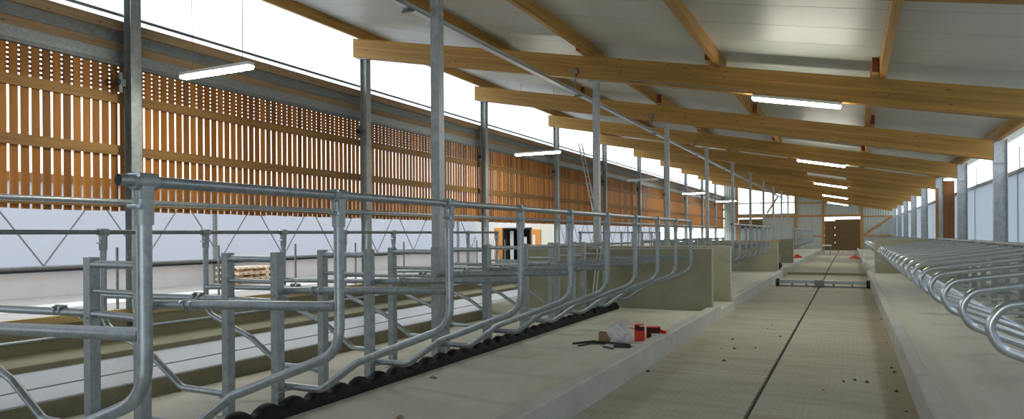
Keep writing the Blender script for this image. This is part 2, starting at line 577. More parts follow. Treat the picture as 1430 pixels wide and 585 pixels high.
# ------------------------------------------------------------------ right wall
wr = empty('wall_right', (3.45, 0, 0))
struct(wr, 'right wall of pale bluish curtain above a low concrete base', 'wall')
MB().box(0, .15, YBACK, YEND, -.3, 1.30).build('concrete_base', 'outerwall', wr)
for k in range(-2, 10):
    ya, yb = 7.25+6*k, 13.25+6*k
    MB().box(.02, .025, max(ya, YBACK), min(yb, YEND), 1.30, 3.0).build('curtain', 'film_right', wr)
    MB().box(.05, .11, ya-.05, ya+.05, 1.3, 3.6).build('window_post', 'white', wr)
MB().box(-.02, .08, YBACK, YEND, 2.98, 3.06).build('curtain_rail', 'galv_dark', wr)
for k in range(-2, 10):
    ya, yb = 7.25+6*k, 13.25+6*k
    MB().box(.07, .075, max(ya, YBACK), min(yb, YEND), 3.06, 3.62).build('film', 'pane', wr)

# ------------------------------------------------------------------ end walls
def roof_z(X): return beam_bot(X)+BD+PH
wf = empty('wall_far', (0, YEND, 0))
struct(wf, 'far end wall of ribbed green grey sheet on timber framing', 'wall')
def sheet(x0, x1, z0, z1):
    mb = MB()
    za, zc = (min(z1, roof_z(x0)-.02), min(z1, roof_z(x1)-.02))
    mb.prism([(x0, z0), (x1, z0), (x1, zc), (x0, za)], .06, .12)
    mb.build('cladding_sheet', 'cladding', wf)
x = -10.8
for x0, x1 in ((-10.8, -9.6), (-7.1, -5.7), (-5.7, -4.38), (-4.38, -3.2), (-3.2, -2.14), (.86, 1.8), (1.8, 2.7), (2.7, 3.5)):
    if x0 in (-7.1, -5.7):
        sheet(x0, x1, -.3, 3.42)
    else:
        sheet(x0, x1, -.3, 9)
sheet(-2.14, .86, 3.05, 9)
sheet(-9.6, -7.1, -.3, 2.1)
sheet(-9.6, -7.1, 3.1, 3.42)
for x0 in (-9.55, -4.44, -2.14, .92):
    MB().box(x0-.10, x0+.10, -.06, .06, -.3, roof_z(x0)-.05).build('timber_post', 'wood_z', wf)
for (x0, x1, z0, z1) in ((-9.5, .92, 3.10, 3.28), (-9.5, -4.4, 4.40, 4.50), (.92, 3.4, 1.30, 1.44), (-4.4, -2.2, 1.3, 1.42), (-9.5, -4.4, 3.38, 3.46), (.92, 3.4, 3.0, 3.12), (-4.4, .92, 4.3, 4.42)):
    MB().box(x0, x1, -.04, .04, z0, z1).build('timber_rail', 'wood_x', wf)
for (xa, za, xb, zc) in ((1.05, 1.45, 3.3, 3.05), (-6.9, 3.5, -5.9, 5.1)):
    d = Vector((xb-xa, 0, zc-za)).normalized()
    n_ = Vector((-d.z, 0, d.x))*.075
    MB().prism([(xa-n_.x, za-n_.z), (xb-n_.x, zc-n_.z), (xb+n_.x, zc+n_.z), (xa+n_.x, za+n_.z)], -.05, .03).build('brace', 'wood_x', wf)
wn = empty('window_1', (0, YEND+.05, 3.46))
struct(wn, 'bright glazed opening high in the far end wall', 'window')
for i in range(5):
    xa, xb = -9.45+i*1.0, -9.45+(i+1)*1.0
    MB().prism([(xa, 0), (xb, 0), (xb, roof_z(xb)-3.56), (xa, roof_z(xa)-3.56)], .02, .03).build('pane', 'pane', wn)
    if i:
        MB().box(xa-.025, xa+.025, -.03, .02, 0, roof_z(xa)-3.6).build('mullion', 'galv', wn)
wb = empty('wall_back_added', (0, YBACK, 0))  # unseen wall and gateway, added to limit light entering from behind
struct(wb, 'unseen ribbed sheet wall with a gateway, added behind the camera to limit light', 'wall')
for x0, x1, z0 in ((-10.8, -3.0, -.3), (-3.0, 1.0, 3.2), (1.0, 3.5, -.3)):
    MB().prism([(x0, z0), (x1, z0), (x1, roof_z(x1)-.02), (x0, roof_z(x0)-.02)], -.1, 0).build('cladding_sheet', 'cladding', wb)

# ------------------------------------------------------------------ roof
ce = empty('ceiling', (0, 0, 0))
struct(ce, 'pale grey ribbed steel roof lining in wide panels', 'ceiling')
yy = YBACK-.5
X0, X1 = -11.6, 3.62
pm = None
while yy < YEND+.6:
    if pm is None:
        mb = MB()
        mb.prism([(X0, roof_z(X0)), (X1, roof_z(X1)), (X1, roof_z(X1)+.12), (X0, roof_z(X0)+.12)], .006, .994)
        mb.prism([(X0, roof_z(X0)+.02), (X1, roof_z(X1)+.02), (X1, roof_z(X1)+.1), (X0, roof_z(X0)+.1)], -.01, .006)
        pm = mb.build('roof_panel', 'roof', ce, (0, yy, 0))
    else:
        o = pm.copy()
        COL.objects.link(o)
        o.location = (0, yy, 0)
    yy += 1.0

# roof beams
bm_ = MB()
xe = XR-.145
bm_.prism([(-10.82, beam_bot(-10.82)), (xe, beam_bot(xe)), (xe, beam_bot(xe)+BD), (-10.82, beam_bot(-10.82)+BD)], -.09, .09)
bb = None
for k, fy in enumerate(FY):
    lab = ('%s glued timber roof beam counting from the camera' % ORD[k])
    if bb is None:
        bb = bm_.build('roof_beam', 'glulam', None, (0, fy, 0))
        o = bb
    else:
        o = bb.copy()
        COL.objects.link(o)
        o.location = (0, fy, 0)
    tag(o, lab, 'beam', 'glued timber roof beams')

# purlins, lapped at every frame
PX = [(-10.6, 'lowest board side, above the white film strip'), (-7.0, 'second from the slatted wall'), (-4.75, 'above the row of slim middle columns'),
      (-2.25, 'above the left kerb'), (.45, 'above the right kerb'), (3.08, 'at the right eave')]
for px_, wh in PX:
    r = empty('purlin', (px_, 0, beam_bot(px_)+BD), 'long timber purlin running lengthwise, ' + wh.replace('lowest board side, ', ''), 'purlin', 'roof purlins')
    for k in range(-2, 10):
        ya, yb = 7.25+6*k, 13.25+6*k
        off = -.055 if k % 2 else .055
        if px_ < -10 or px_ > 3:
            off = 0
        lap = .55 if off else -.002
        y0, y1 = max(ya-lap, YBACK), min(yb+lap, YEND)
        w = .05
        mb = MB()
        mb.prism([(off-w, -SLOPE*(off-w)), (off+w, -SLOPE*(off+w)), (off+w, PH-SLOPE*(off+w)), (off-w, PH-SLOPE*(off-w))], y0, y1)
        mb.mi[0] = mb.mi[1] = 1
        mb.build('purlin_length', ['purlin', 'endgrain'], r)
        if k >= 0:
            MB().box(off*-1-.052, off*-1-.047, ya-.1, ya-.03, -.05, .14).build('nail_plate', 'galv_dark', r)

# ------------------------------------------------------------------ columns
def isect(b, d, tf, tw, h):
    """I section, flanges across Y (facing +-X)"""
    mb = MB()
    mb.box(-d/2, -d/2+tf, -b/2, b/2, 0, h)
    mb.box(d/2-tf, d/2, -b/2, b/2, 0, h)
    mb.box(-d/2+tf, d/2-tf, -tw/2, tw/2, 0, h)
    return mb
lc = None
for k, fy in enumerate(FY):
    lab = '%s steel column from the camera along the orange slatted wall' % ORD[k]
    if lc is None:
        r = empty('wall_column', (XL-.02, fy, .0), lab, 'column', 'columns along the slatted wall')
        isect(.18, .18, .012, .01, beam_bot(XL)).build('shaft', 'column', r)
        MB().box(-.14, .14, -.14, .14, 0, .02).build('base_plate', 'galv_dark', r)
        b = MB().box(-.10, -.02, -.16, -.09, 4.10, 4.22).box(-.08, -.03, -.21, -.15, 4.0, 4.32).build('curtain_bracket', 'galv_dark', r)
        MB().tube([(-.05, -.26, 4.16), (-.05, -.20, 4.16)], .05, 10).build('roller_bearing', 'black', b)
        MB().box(-.16, .16, -.09, .09, beam_bot(XL)-.012, beam_bot(XL)+.0).build('cap_plate', 'galv', r)
        lc = r
    else:
        r = copy_tree(lc)
        r.location.y = fy
        r['label'] = lab
mc = None
for k, fy in enumerate(FY):
    lab = '%s slim square steel column from the camera between the cubicle rows' % ORD[k]
    h = beam_bot(XM)-.1
    if mc is None:
        r = empty('middle_column', (XM, fy, .1), lab, 'column', 'slim columns between the cubicle rows')
        MB().box(-.06, .06, -.06, .06, 0, h-.012).build('shaft', 'column', r)
        MB().box(-.12, .12, -.12, .12, 0, .025).build('base_plate', 'galv_dark', r)
        MB().prism([(-.16, h-.012+SLOPE*.16-.03), (.16, h-.012-SLOPE*.16-.03+.03), (.16, h-SLOPE*.16), (-.16, h+SLOPE*.16)], -.08, .08).build('cap_plate', 'galv', r)
        mc = r
    else:
        r = copy_tree(mc)
        r.location.y = fy
        r['label'] = lab
rc = None
for k, fy in enumerate(FY):
    lab = '%s pale steel column from the camera along the right wall' % ORD[k]
    h = beam_bot(XR)+BD+.04-ZP
    if rc is None:
        r = empty('eave_column', (XR, fy, ZP), lab, 'column', 'columns along the right wall')
        isect(.16, .27, .014, .01, h).build('shaft', 'column_right', r)
        MB().box(-.18, .18, -.14, .14, 0, .02).build('base_plate', 'galv_dark', r)
        MB().box(-.125, .125, -.08, .0, h-.55, h-.54).build('stiffener', 'column_right', r)
        rc = r
    else:
        r = copy_tree(rc)
        r.location.y = fy
        r['label'] = lab
tag(MB().box(3.05, 3.4, 29.2, 29.32, ZP, roof_z(3.3)-.45).build('wooden_hoarding', 'wood_dark'), 'brown timber panel standing beside a dark column at the right wall', 'panel')
tag(MB().box(2.92, 3.02, 30.3, 30.42, ZP, beam_bot(3.0)).build('timber_post', 'wood_z'), 'pale timber post beside the brown panel at the right wall', 'post')
tag(MB().box(-10.75, -10.5, 30.2, 30.32, .49, 6.0).build('timber_post', 'wood_z'), 'pale timber post next to a dark column of the slatted wall', 'post')

# ------------------------------------------------------------------ luminaires
def luminaire(lit, length):
    r = empty('fluorescent_light')
    w = .06
    mb = MB()
    mb.prism([(-length/2, -.005), (length/2, -.005), (length/2, .045), (-length/2, .045)], -w, w)
    mb.build('housing', 'white', r)
    d = MB()
    d.prism([(-length/2+.02, -.055), (length/2-.02, -.055), (length/2, -.03), (length/2, -.005), (-length/2, -.005), (-length/2, -.03)], -w*.85, w*.85)
    d.build('diffuser', 'tube' if lit else 'white', r)
    return r
lit_b = luminaire(True, 1.5)
RL = [(1, 1), (3, 1), (5, 1), (7, 1), (9, 1), (4, 0)]
RLAB = ['nearest lit fluorescent light, under the second roof beam above the aisle', 'second lit fluorescent light from the camera above the aisle',
        'third lit fluorescent light from the camera above the aisle', 'fourth lit fluorescent light from the camera above the aisle',
        'farthest lit fluorescent light, above the aisle near the straw bales', 'unlit fluorescent light between lit ones above the aisle']
off_b = luminaire(False, 1.5)
fu = True
tilt = math.atan(SLOPE)
for (k, lit), lab in zip(RL, RLAB):
    o = (lit_b if fu else copy_tree(lit_b)) if lit else off_b
    if lit: fu = False
    xc = -.86
    o.location = (xc, FY[k]-.02, beam_bot(xc)-.052)
    o.rotation_euler = (0, tilt, 0)
    tag(o, lab, 'light', 'ceiling lights above the main aisle')
LL = [(0, 1), (2, 1), (6, 1), (8, 1), (4, 0)]
LLAB = ['nearest lit fluorescent light, hung on wires before the orange slats', 'second hung fluorescent light, lit, before the slatted wall',
        'third hung fluorescent light, lit, before the slatted wall', 'farthest hung fluorescent light, near the far window', 'unlit hung fluorescent light before the far orange slats']
for (k, lit), lab in zip(LL, LLAB):
    o = copy_tree(lit_b if lit else off_b)
    o.rotation_euler = (0, 0, 0)
    o.location = (-8.70, FY[k]+.1, 4.20)
    for s in (-.55, .55):
        zt = roof_z(-8.7+s)-4.2
        MB().tube([(s, .02, .04), (s, .02, zt)], .006, 5).build('suspension_wire', 'rope', o)
    tag(o, lab, 'light', 'hung lights before the slatted wall')

# ------------------------------------------------------------------ cable tray
ct = empty('cable_tray', (-4.97, 0, 4.50), 'long perforated galvanised cable tray hung below the roof beams', 'cable tray')
tb = MB()
tb.box(-.055, .055, 5.0, 60, 0, .006).box(-.055, -.049, 5.0, 60, 0, .06).box(.049, .055, 5.0, 60, 0, .06)
tb.build('tray', 'galv_bright', ct)
for fy in FY:
    z1 = beam_bot(-4.97)-4.5
    MB().box(-.075, -.06, fy-.125, fy-.095, -.02, z1+.20).build('hanger', 'galv_dark', ct)
    MB().box(-.11, .07, fy-.125, fy-.095, -.03, -.004).build('hanger_foot', 'galv_dark', ct)
    MB().box(-.115, -.02, fy-.135, fy-.09, z1+.08, z1+.17).build('junction_box', 'galv_dark', ct)
cb = MB()
for i in range(3):
    cb.tube([(-.03+i*.03, 5.0, .02), (-.03+i*.03, 60, .02)], .01, 6)
cb.build('cables', 'black', ct)['kind'] = 'stuff'
xa, xb = -3.9, -1.7
tag(MB().tube([(xa, FY[1]-.10, beam_bot(xa)+.05), (xb, FY[1]-.10, beam_bot(xb)+.05)], .009, 8).build('conduit', 'galv_post'),
    'thin grey conduit along the lower edge of the second roof beam', 'conduit')

# ------------------------------------------------------------------ cubicle dividers
PR = .03
def ubolt(mb, x, z, w=.06):
    mb.tube(fillet([(x, -w, z), (x, w, z)], .01), .006, 6)

def make_divider(kind, s, zbase):
    """root at the foot of its post; s=+1 the free end points to +X"""
    r = empty('cubicle_divider')
    def P(pts, y=0): return [(s*x, y, z-zbase) for x, z in pts]
    if kind == 'tall':
        low = [(-.02, .40), (.40, .40), (.77, .655), (1.45, .915), (1.62, 1.0), (1.62, 1.835)]
        low = [(-.02, .40), (.40, .40), (.76, .645), (1.62, .975), (1.62, 1.835)]
        rad = [.16, .22, .22]
        arm = [(-.02, 1.19), (1.60, 1.238)]
        zr = 1.874
    elif kind == 'low':
        low = [(.04, .262), (.60, .265), (1.02, .53), (1.74, .79), (1.74, 1.66)]
        rad = [.16, .2, .2]
        arm = [(.04, 1.10), (1.72, 1.075)]
        zr = 1.70
    else:
        low = [(-.02, .40), (.50, .40), (.86, .60), (1.40, .80), (1.62, .885), (1.69, 1.03), (1.60, 1.165), (1.35, 1.205), (0.0, 1.385)]
        rad = [.14, .2, .3, .14, .14, .14, .3]
        arm = None
    path = fillet(P(low), rad, 7)
    lp = MB().tube(path, PR, 14).build('loop_pipe', 'galv' if arm else 'galv_bright', r)
    if arm:
        MB().tube(P(arm), PR, 12).build('arm_pipe', 'galv', r)
        xe_, xp = low[-1][0], arm[0][0]
        za = arm[0][1]
        c = MB()
        c.tube([(s*xe_, 0, zr-.18-zbase), (s*xe_, 0, zr-.075-zbase)], .038, 12)
        c.box(s*xe_-.03, s*xe_+.03, -.026, .026, zr-.09-zbase, zr+.01-zbase)
        c.tube([(s*xe_, -.05, zr-zbase), (s*xe_, .05, zr-zbase)], .037, 14)
        c = c.build('rail_clamp', 'galv_post', r)
        for zz_ in (zr+.022, zr-.105):
            MB().tube([(s*xe_-.02, -.055, zz_-zbase+.0), (s*xe_+.045, -.055+.0, zz_-zbase)], .009, 6).build('bolt', 'bolt', c)
        # clamp half way on the arm
        q = MB()
        for xx in (.34, .40):
            q.tube([(s*xx, 0, za+.006-zbase), (s*(xx+.012), 0, za+.006-zbase)], .037, 12)
        q.box(s*.37-.06, s*.37+.06, -.012, .012, za+.02-zbase, za+.045-zbase)
        q = q.build('pipe_clamp', 'galv_post', r)
        for xx in (.33, .41):
            MB().tube([(s*xx, -.02, za-zbase+.03), (s*xx, -.045, za-zbase+.03)], .008, 6).build('bolt', 'bolt', q)
    else:
        za = 1.37
        q = MB().box(s*.02-.05, s*.02+.05, -.04, .04, za-.05-zbase, za+.045-zbase).build('post_bracket', 'galv_post', r)
        for xx in (-.02, .06):
            MB().tube([(s*xx, -.04, za-zbase), (s*xx, -.055, za-zbase)], .012, 6).build('bolt', 'galv_bright', q)
    zl = low[0][1]
    for zz_ in ((zl, za) if arm else (zl,)):
        ys = -.13 if kind == 'tall' else -.055
        for xx in (0, .06):
            MB().tube([(s*xx, ys, zz_-.03-zbase), (s*xx, .035, zz_-.03-zbase)], .006, 6).build('u_bolt', 'galv_bright', r)
    return r

def place(proto, used, loc, label, group):
    o = proto if not used[0] else copy_tree(proto)
    used[0] = True
    o.location = loc
    return tag(o, label, 'divider', group)

tall = make_divider('tall', 1, ZP); tu = [False]
low = make_divider('low', -1, .075); lu = [False]
right = make_divider('right', -1, ZP); ru = [False]
XF, XB = -4.24, -4.90
for n, y in enumerate(STALL):
    lab = ('nearest galvanised cubicle divider with tall end pipe, at the left edge' if n == 0 else
           '%s tall galvanised cubicle divider from the camera, beside the rubber barrier' % ORD[n])
    place(tall, tu, (XF, y, ZP), lab, 'tall dividers of the near cubicle row')
for n, y in enumerate(STALL):
    if n == 0:
        continue
    place(low, lu, (XB, y, .075), '%s rear row cubicle divider from the left, facing the second aisle' % ORD[n-1], 'dividers of the rear cubicle row')
G2 = [17.6+1.25*n for n in range(8)]
for n, y in enumerate(G2):
    place(tall, tu, (XF, y, ZP), '%s divider of the second near row beyond the concrete partitions' % ORD[n], 'dividers beyond the cow passage')
    place(low, lu, (XB, y, .075), '%s divider of the second rear row beyond the concrete partitions' % ORD[n], 'rear dividers beyond the cow passage')
for n in range(14):
    place(tall, tu, (XF, 38.0+1.6*n, ZP), 'small far cubicle divider, %s in the last left row' % ORD[n], 'farthest left dividers')
for n in range(1, 18):
    y = 4.1+1.22*n
    lab = ('shiny cubicle loop nearest the camera in the right hand row' if n == 1 else
           '%s shiny cubicle loop from the camera in the right hand row' % ORD[n-1])
    place(right, ru, (2.48, y, ZP), lab, 'shiny loops of the right cubicle row')
for n in range(12):
    place(right, ru, (2.48, 29.4+1.5*n, ZP), '%s far right cubicle loop behind the right partition' % ORD[n], 'far right cubicle loops')

# stall posts: front post, back post and crossbars of one frame
def stall_frame():
    r = empty('post_pair')
    t = .038
    def post(x, y, z0, z1):
        mb = MB()
        mb.box(x-t, x+t, y-t, y+t, z0, z1-.002)
        mb.v = mb.v
        ins = t-.006
        mb.f.pop(1 if False else -5); mb.mi.pop(-5); mb.sm.pop(-5)      # open top
        vs = [(x+a*t, y+b*t, z1-.002) for a, b in ((-1, -1), (1, -1), (1, 1), (-1, 1))]
        vs += [(x+a*ins, y+b*ins, z1-.002) for a, b in ((-1, -1), (1, -1), (1, 1), (-1, 1))]
        vs += [(x+a*ins, y+b*ins, z1-.10) for a, b in ((-1, -1), (1, -1), (1, 1), (-1, 1))]
        fs = [(i, (i+1) % 4, (i+1) % 4+4, i+4) for i in range(4)]+[(i+4, (i+1) % 4+4, (i+1) % 4+8, i+8) for i in range(4)]+[(8, 9, 10, 11)]
        mb.add(vs, fs)
        p = mb.build('post', 'galv_post', r)
        MB().box(x-.058, x+.058, y-.085, y+.085, z0, z0+.014).build('foot_plate', 'galv_post', p)
        MB().tube([(x+.045, y-.065, z0+.01), (x+.045, y-.065, z0+.035)], .012, 6).build('anchor_bolt', 'bolt', p)
        return p
    post(0, -.075, .20-.075, 1.515-.075)
    post(XB-XF, 0, 0, 1.505-.075)
    for z, rr in ((1.455, .028), (1.265, .018), (1.10, .027)):
        x0, x1 = (XB-XF)+t, -t
        MB().tube([(x0, -.01, z-.075), (x1, -.065, z-.075)], rr, 10).build('crossbar', 'galv', r)
    return r
sf = stall_frame()
sfu = False
for n, y in enumerate(STALL[1:]+G2):
    o = sf if not sfu else copy_tree(sf)
    sfu = True
    o.location = (XF, y, .075)
    if n < 9:
        lab = '%s pair of square galvanised posts from the camera between cubicle rows' % ORD[n]
    else:
        lab = '%s pair of square posts beyond the concrete partition walls' % ORD[n-9]
    tag(o, lab, 'post', 'square post pairs between the cubicle rows')
# right row posts and head rail
rp = None
for n in range(1, 30):
    y = 4.1+1.22*n if n < 18 else 29.4+1.5*(n-18)
    if rp is None:
        rp = empty('stall_post')
        MB().box(-.045, .045, -.045, .045, 0, 1.18).build('post', 'galv_post', rp)
        MB().box(-.08, .08, -.08, .08, 0, .014).build('foot_plate', 'galv_post', rp)
        o = rp
    else:
        o = copy_tree(rp)
    o.location = (2.56, y+.08, ZP)
    tag(o, ('%s square post from the camera behind the right hand loops' % ORD[n-1]) if n < 18 else ('%s far square post behind the right partition' % ORD[n-18]), 'post', 'posts of the right cubicle row')

def rail(path, r, label, mt='galv', cat='rail', couplers=()):
    p0 = Vector(path[0])
    e = empty('top_rail', p0, label, cat)
    MB().tube([Vector(p)-p0 for p in path], r, 12, True, 0, None, True).build('pipe', [mt, 'hole'], e)
    for y in couplers:
        MB().tube([(0, y-.04, 0), (0, y+.04, 0)], r+.004, 12).build('coupler', 'galv_post', e)
    return e
rail([(-2.62, 1.74, 1.874), (-2.62, 12.7, 1.874)], .0245, 'long galvanised top rail joining the tall near divider pipes', couplers=(4.2, 8.2))
rail([(-6.64, -1.0, 1.70), (-6.64, 12.7, 1.70)], .022, 'thin top rail joining the rear row divider pipes', 'galv_dark')
rail([(-2.62, 17.5, 1.874), (-2.62, 26.5, 1.874)], .0245, 'top rail of the second near row beyond the partitions')
rail([(-6.64, 17.5, 1.70), (-6.64, 26.5, 1.70)], .022, 'top rail of the second rear row beyond the partitions', 'galv_dark')
rail([(-2.62, 37.9, 1.874), (-2.62, 59, 1.874)], .0245, 'top rail of the last left row near the far wall')
rail([(2.56, 3.6, 1.42), (2.56, 26.0, 1.42)], .036, 'thick galvanised head rail along the right hand loops', 'galv_post')
rail([(-10.40, -2, .19), (-10.40, 50, .19)], .027, 'low pipe running along the foot of the feed table wall', 'galv', 'pipe')

# feed fence uprights and top tube
fu_ = None
for n in range(8):
    y = 7.08+1.99*n
    lab = '%s thin upright pipe stub from the left on the feed table edge' % ORD[n]
    if fu_ is None:
        fu_ = empty('feed_fence_stub')
        MB().tube([(0, 0, 0), (0, 0, 1.01)], .022, 8).build('pipe', 'galv_dark', fu_)
        MB().box(-.04, .04, -.04, .04, 0, .012).build('foot_plate', 'galv_dark', fu_)
        o = fu_
    else:
        o = copy_tree(fu_)
    o.location = (-10.70, y, .478)
    tag(o, lab, 'pipe', 'pipe stubs on the feed table edge')

# ------------------------------------------------------------------ rubber barrier
rb = empty('rubber_barrier', (-4.10, 0, ZP), 'long black rubber barrier with scalloped top on the lying platform', 'barrier')
BP = .28
seg = MB()
ny = 4*14
prof_n = 7
rows = []
for i in range(ny+1):
    y = i/14*BP
    t = (y/BP) % 1.0
    bmp = max(0, 1-(abs(t-.5)/.36)**2.6)
    h = .085+.052*bmp**.7
    rows.append([(.078, y, 0), (.075, y, .06), (.060, y, h*.86), (.03, y, h*.97), (-.02, y, h), (-.055, y, h*.8), (-.075, y, 0)])
vs = [p for r_ in rows for p in r_]
k = 7
fs = [(i*k+j, (i+1)*k+j, (i+1)*k+j+1, i*k+j+1) for i in range(ny) for j in range(k-1)]
seg.add(vs, fs, 0, True)
seg.add(rows[0], [tuple(range(k))])
seg.add(rows[-1], [tuple(reversed(range(k)))])
so = None
y = .4
while y < 12.6:
    if so is None:
        so = seg.build('rubber_section', 'rubber', rb, (0, y, 0))
    else:
        o = so.copy()
        COL.objects.link(o)
        o.location = (0, y, 0)
    y += 4*BP+.004

# ------------------------------------------------------------------ concrete partitions
def partition(x0, x1, y, z0, z1, th, label):
    o = MB().box(x0, x1, y, y+th, z0, z1).build('partition_wall', 'partition')
    MB().box(x0, x1, y-.004, y+.02, z1-.012, z1+.004).build('edge_trim', 'kerb', o)
    xe_ = x1 if x1 < 0 else x0
    MB().box(xe_-.012, xe_+.012, y-.004, y+.02, z0+.1, z1).build('edge_trim', 'kerb', o)
    return struct(o, label, 'wall')
partition(-6.05, -2.30, 12.98, .1, 1.365, .14, 'olive concrete partition at the end of the near cubicle row')
partition(-6.9, -2.30, 15.2, .1, 1.375, .14, 'second olive concrete partition across the cow passage')
partition(-6.9, -2.40, 27.1, .0, 1.33, .14, 'third olive concrete partition at the end of the second row')
partition(-6.9, -2.45, 35.4, .0, 1.30, .14, 'fourth small concrete partition far down the left side')
partition(.78, 3.42, 27.3, .15, 1.42, .16, 'olive concrete partition at the end of the right hand loops')
tag(MB().box(-3.6, -2.36, 27.08, 27.26, 1.33, 1.37).build('capping_board', 'wood_x'), 'brown board lying on the third concrete partition', 'board')

# ------------------------------------------------------------------ manure scraper in the aisle
sc = empty('scraper', (0, 22.6, .0), 'long grey steel manure scraper lying across the main aisle', 'scraper')
MB().box(-2.0, .48, -.05, .05, .10, .20).build('blade_beam', 'galv', sc)
MB().box(-1.95, .44, -.10, -.05, .012, .05).build('scraper_lip', 'galv_dark', sc)
MB().box(-.97, -.71, -.14, .12, .03, .22).build('carriage', 'galv_dark', sc)
for x in (-2.06, .42):
    MB().tube([(x, -.1, .13), (x+.10, -.1, .13)], .12, 14).build('end_roller', 'black', sc)
for x in (-1.6, -1.2, -.45, .05):
    MB().box(x-.03, x+.03, -.12, .0, .0, .10).build('runner', 'galv_dark', sc)

# ------------------------------------------------------------------ rubbish on the near platform
def openbox(name, loc, rz, w, d, h, label, mt, mi, flap=True, lean=0):
    r = empty(name, loc, label, 'box')
    r.rotation_euler = (lean, 0, rz)
    t = .004
    b = MB()
    b.box(-w/2, w/2, -d/2, d/2, 0, t)
    b.box(-w/2, -w/2+t, -d/2, d/2, t, h).box(w/2-t, w/2, -d/2, d/2, t, h)
    b.box(-w/2+t, w/2-t, -d/2, -d/2+t, t, h).box(-w/2+t, w/2-t, d/2-t, d/2, t, h)
    b.build('carton', mt, r)
    MB().box(-w/2+2*t, w/2-2*t, -d/2+2*t, d/2-2*t, t, h*.85).build('lining', mi, r)
    if flap:
        MB().add([(-w/2, -d/2, h), (-w/2, d/2, h), (-w/2-.07, d/2, h+.02), (-w/2-.07, -d/2, h+.02),
                  (-w/2, -d/2, h-t), (-w/2, d/2, h-t), (-w/2-.07, d/2, h+.02-t), (-w/2-.07, -d/2, h+.02-t)],
                 [(0, 1, 2, 3), (7, 6, 5, 4), (0, 3, 7, 4), (1, 5, 6, 2), (2, 6, 7, 3), (0, 4, 5, 1)]).build('flap', mt, r)
    return r
p = at(895.5, 477, Z=ZP)
p.x -= .04
rt_ = empty('carton', (p.x, p.y+.06, ZP), 'tall red carton with a dark slot below its lid, beside the clear bag', 'box')
rt_.rotation_euler = (0, 0, .35)
b_w, b_d, b_h = .13, .11, .22
MB().box(-b_w/2, b_w/2, -b_d/2, -b_d/2+.004, 0, b_h*.66).box(-b_w/2, -b_w/2+.004, -b_d/2+.004, b_d/2, 0, b_h).box(b_w/2-.004, b_w/2, -b_d/2+.004, b_d/2, 0, b_h*.95).box(-b_w/2+.004, b_w/2-.004, b_d/2-.004, b_d/2, 0, b_h).build('carton_body', 'red', rt_)
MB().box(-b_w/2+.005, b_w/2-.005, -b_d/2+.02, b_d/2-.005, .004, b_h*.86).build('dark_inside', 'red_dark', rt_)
MB().prism([(-b_w/2, b_h-.0), (b_w/2, b_h-.025), (b_w/2, b_h-.021), (-b_w/2, b_h+.004)], -b_d/2-.01, b_d/2).build('lid', 'red', rt_)
MB().prism([(-b_w/2-.10, b_h*.80), (-b_w/2, b_h*.74), (-b_w/2, b_h*.77), (-b_w/2-.10, b_h*.83)], -b_d/2, b_d/2-.02).build('flap', 'red', rt_)
MB().box(.0, .07, -b_d/2-.004, -b_d/2, b_h*.90, b_h*.98).build('paper_label', 'white', rt_)
p = at(916, 471, Z=ZP)
p.x -= .05
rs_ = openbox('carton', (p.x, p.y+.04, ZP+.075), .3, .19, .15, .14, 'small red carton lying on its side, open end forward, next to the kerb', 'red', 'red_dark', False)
rs_.rotation_euler = (math.radians(90), 0, .3)
MB().add([(.095, -.07, .14), (.095, .05, .14), (.17, .03, .17), (.17, -.075, .17)], [(0, 1, 2, 3), (3, 2, 1, 0)]).build('flap', 'red', rs_)
MB().box(-.03, .06, -.06, -.01, .10, .15).build('paper_wad', 'white', rs_)
p = at(848, 477, Z=ZP)
p.x -= .05
openbox('carton', (p.x, p.y+.05, ZP), .2, .15, .12, .12, 'small brown cardboard box left of the plastic bag', 'card', 'card', False)
p = at(876, 480, Z=ZP)
bag = MB()
nu, nv = 18, 10
vs = []
for i in range(nv+1):
    th = math.pi*i/nv
    for j in range(nu):
        ph = 2*math.pi*j/nu
        rr = .125*(1+.22*math.sin(3*ph+i*.9)+.14*math.sin(7*ph-i*1.7)+random.uniform(-.06, .06))
        x, y, z = rr*math.sin(th)*math.cos(ph)*1.15, rr*math.sin(th)*math.sin(ph)*.8, .125+.13*math.cos(th)*(1+.15*math.sin(2*ph))
        vs.append((x, y, max(z, 0)))
fs = [(i*nu+j, (i+1)*nu+j, (i+1)*nu+(j+1) % nu, i*nu+(j+1) % nu) for i in range(nv) for j in range(nu)]
bag.add(vs, fs)
tag(bag.build('plastic_bag', 'bag', None, (p.x-.12, p.y+.05, ZP)), 'crumpled clear plastic bag lying between brown box and red carton', 'bag')
def strip(pts, r, mt, name, label, cat):
    q = [at(x, y, Z=ZP) for x, y in pts]
    for v in q: v.z = ZP+r
    o = tag(MB().tube([v-q[0] for v in q], r, 6).build(name, mt, None, q[0]), label, cat)
    return o
strip([(800, 481), (828, 478), (860, 481), (880, 483)], .014, 'black', 'cable_strap', 'long black strap pointing left from the rubbish', 'strap')
strip([(808, 484), (826, 480.5), (846, 481)], .012, 'black', 'cable_strap', 'short black strap lying under the long one', 'strap')
strip([(857, 485), (880, 486), (903, 490)], .016, 'black', 'cable_strap', 'black strap before the plastic bag by the kerb', 'strap')
strip([(842, 485.5), (850, 486.5), (856, 488)], .014, 'green_plastic', 'tape_strip', 'dark green strip lying before the brown box', 'strip')
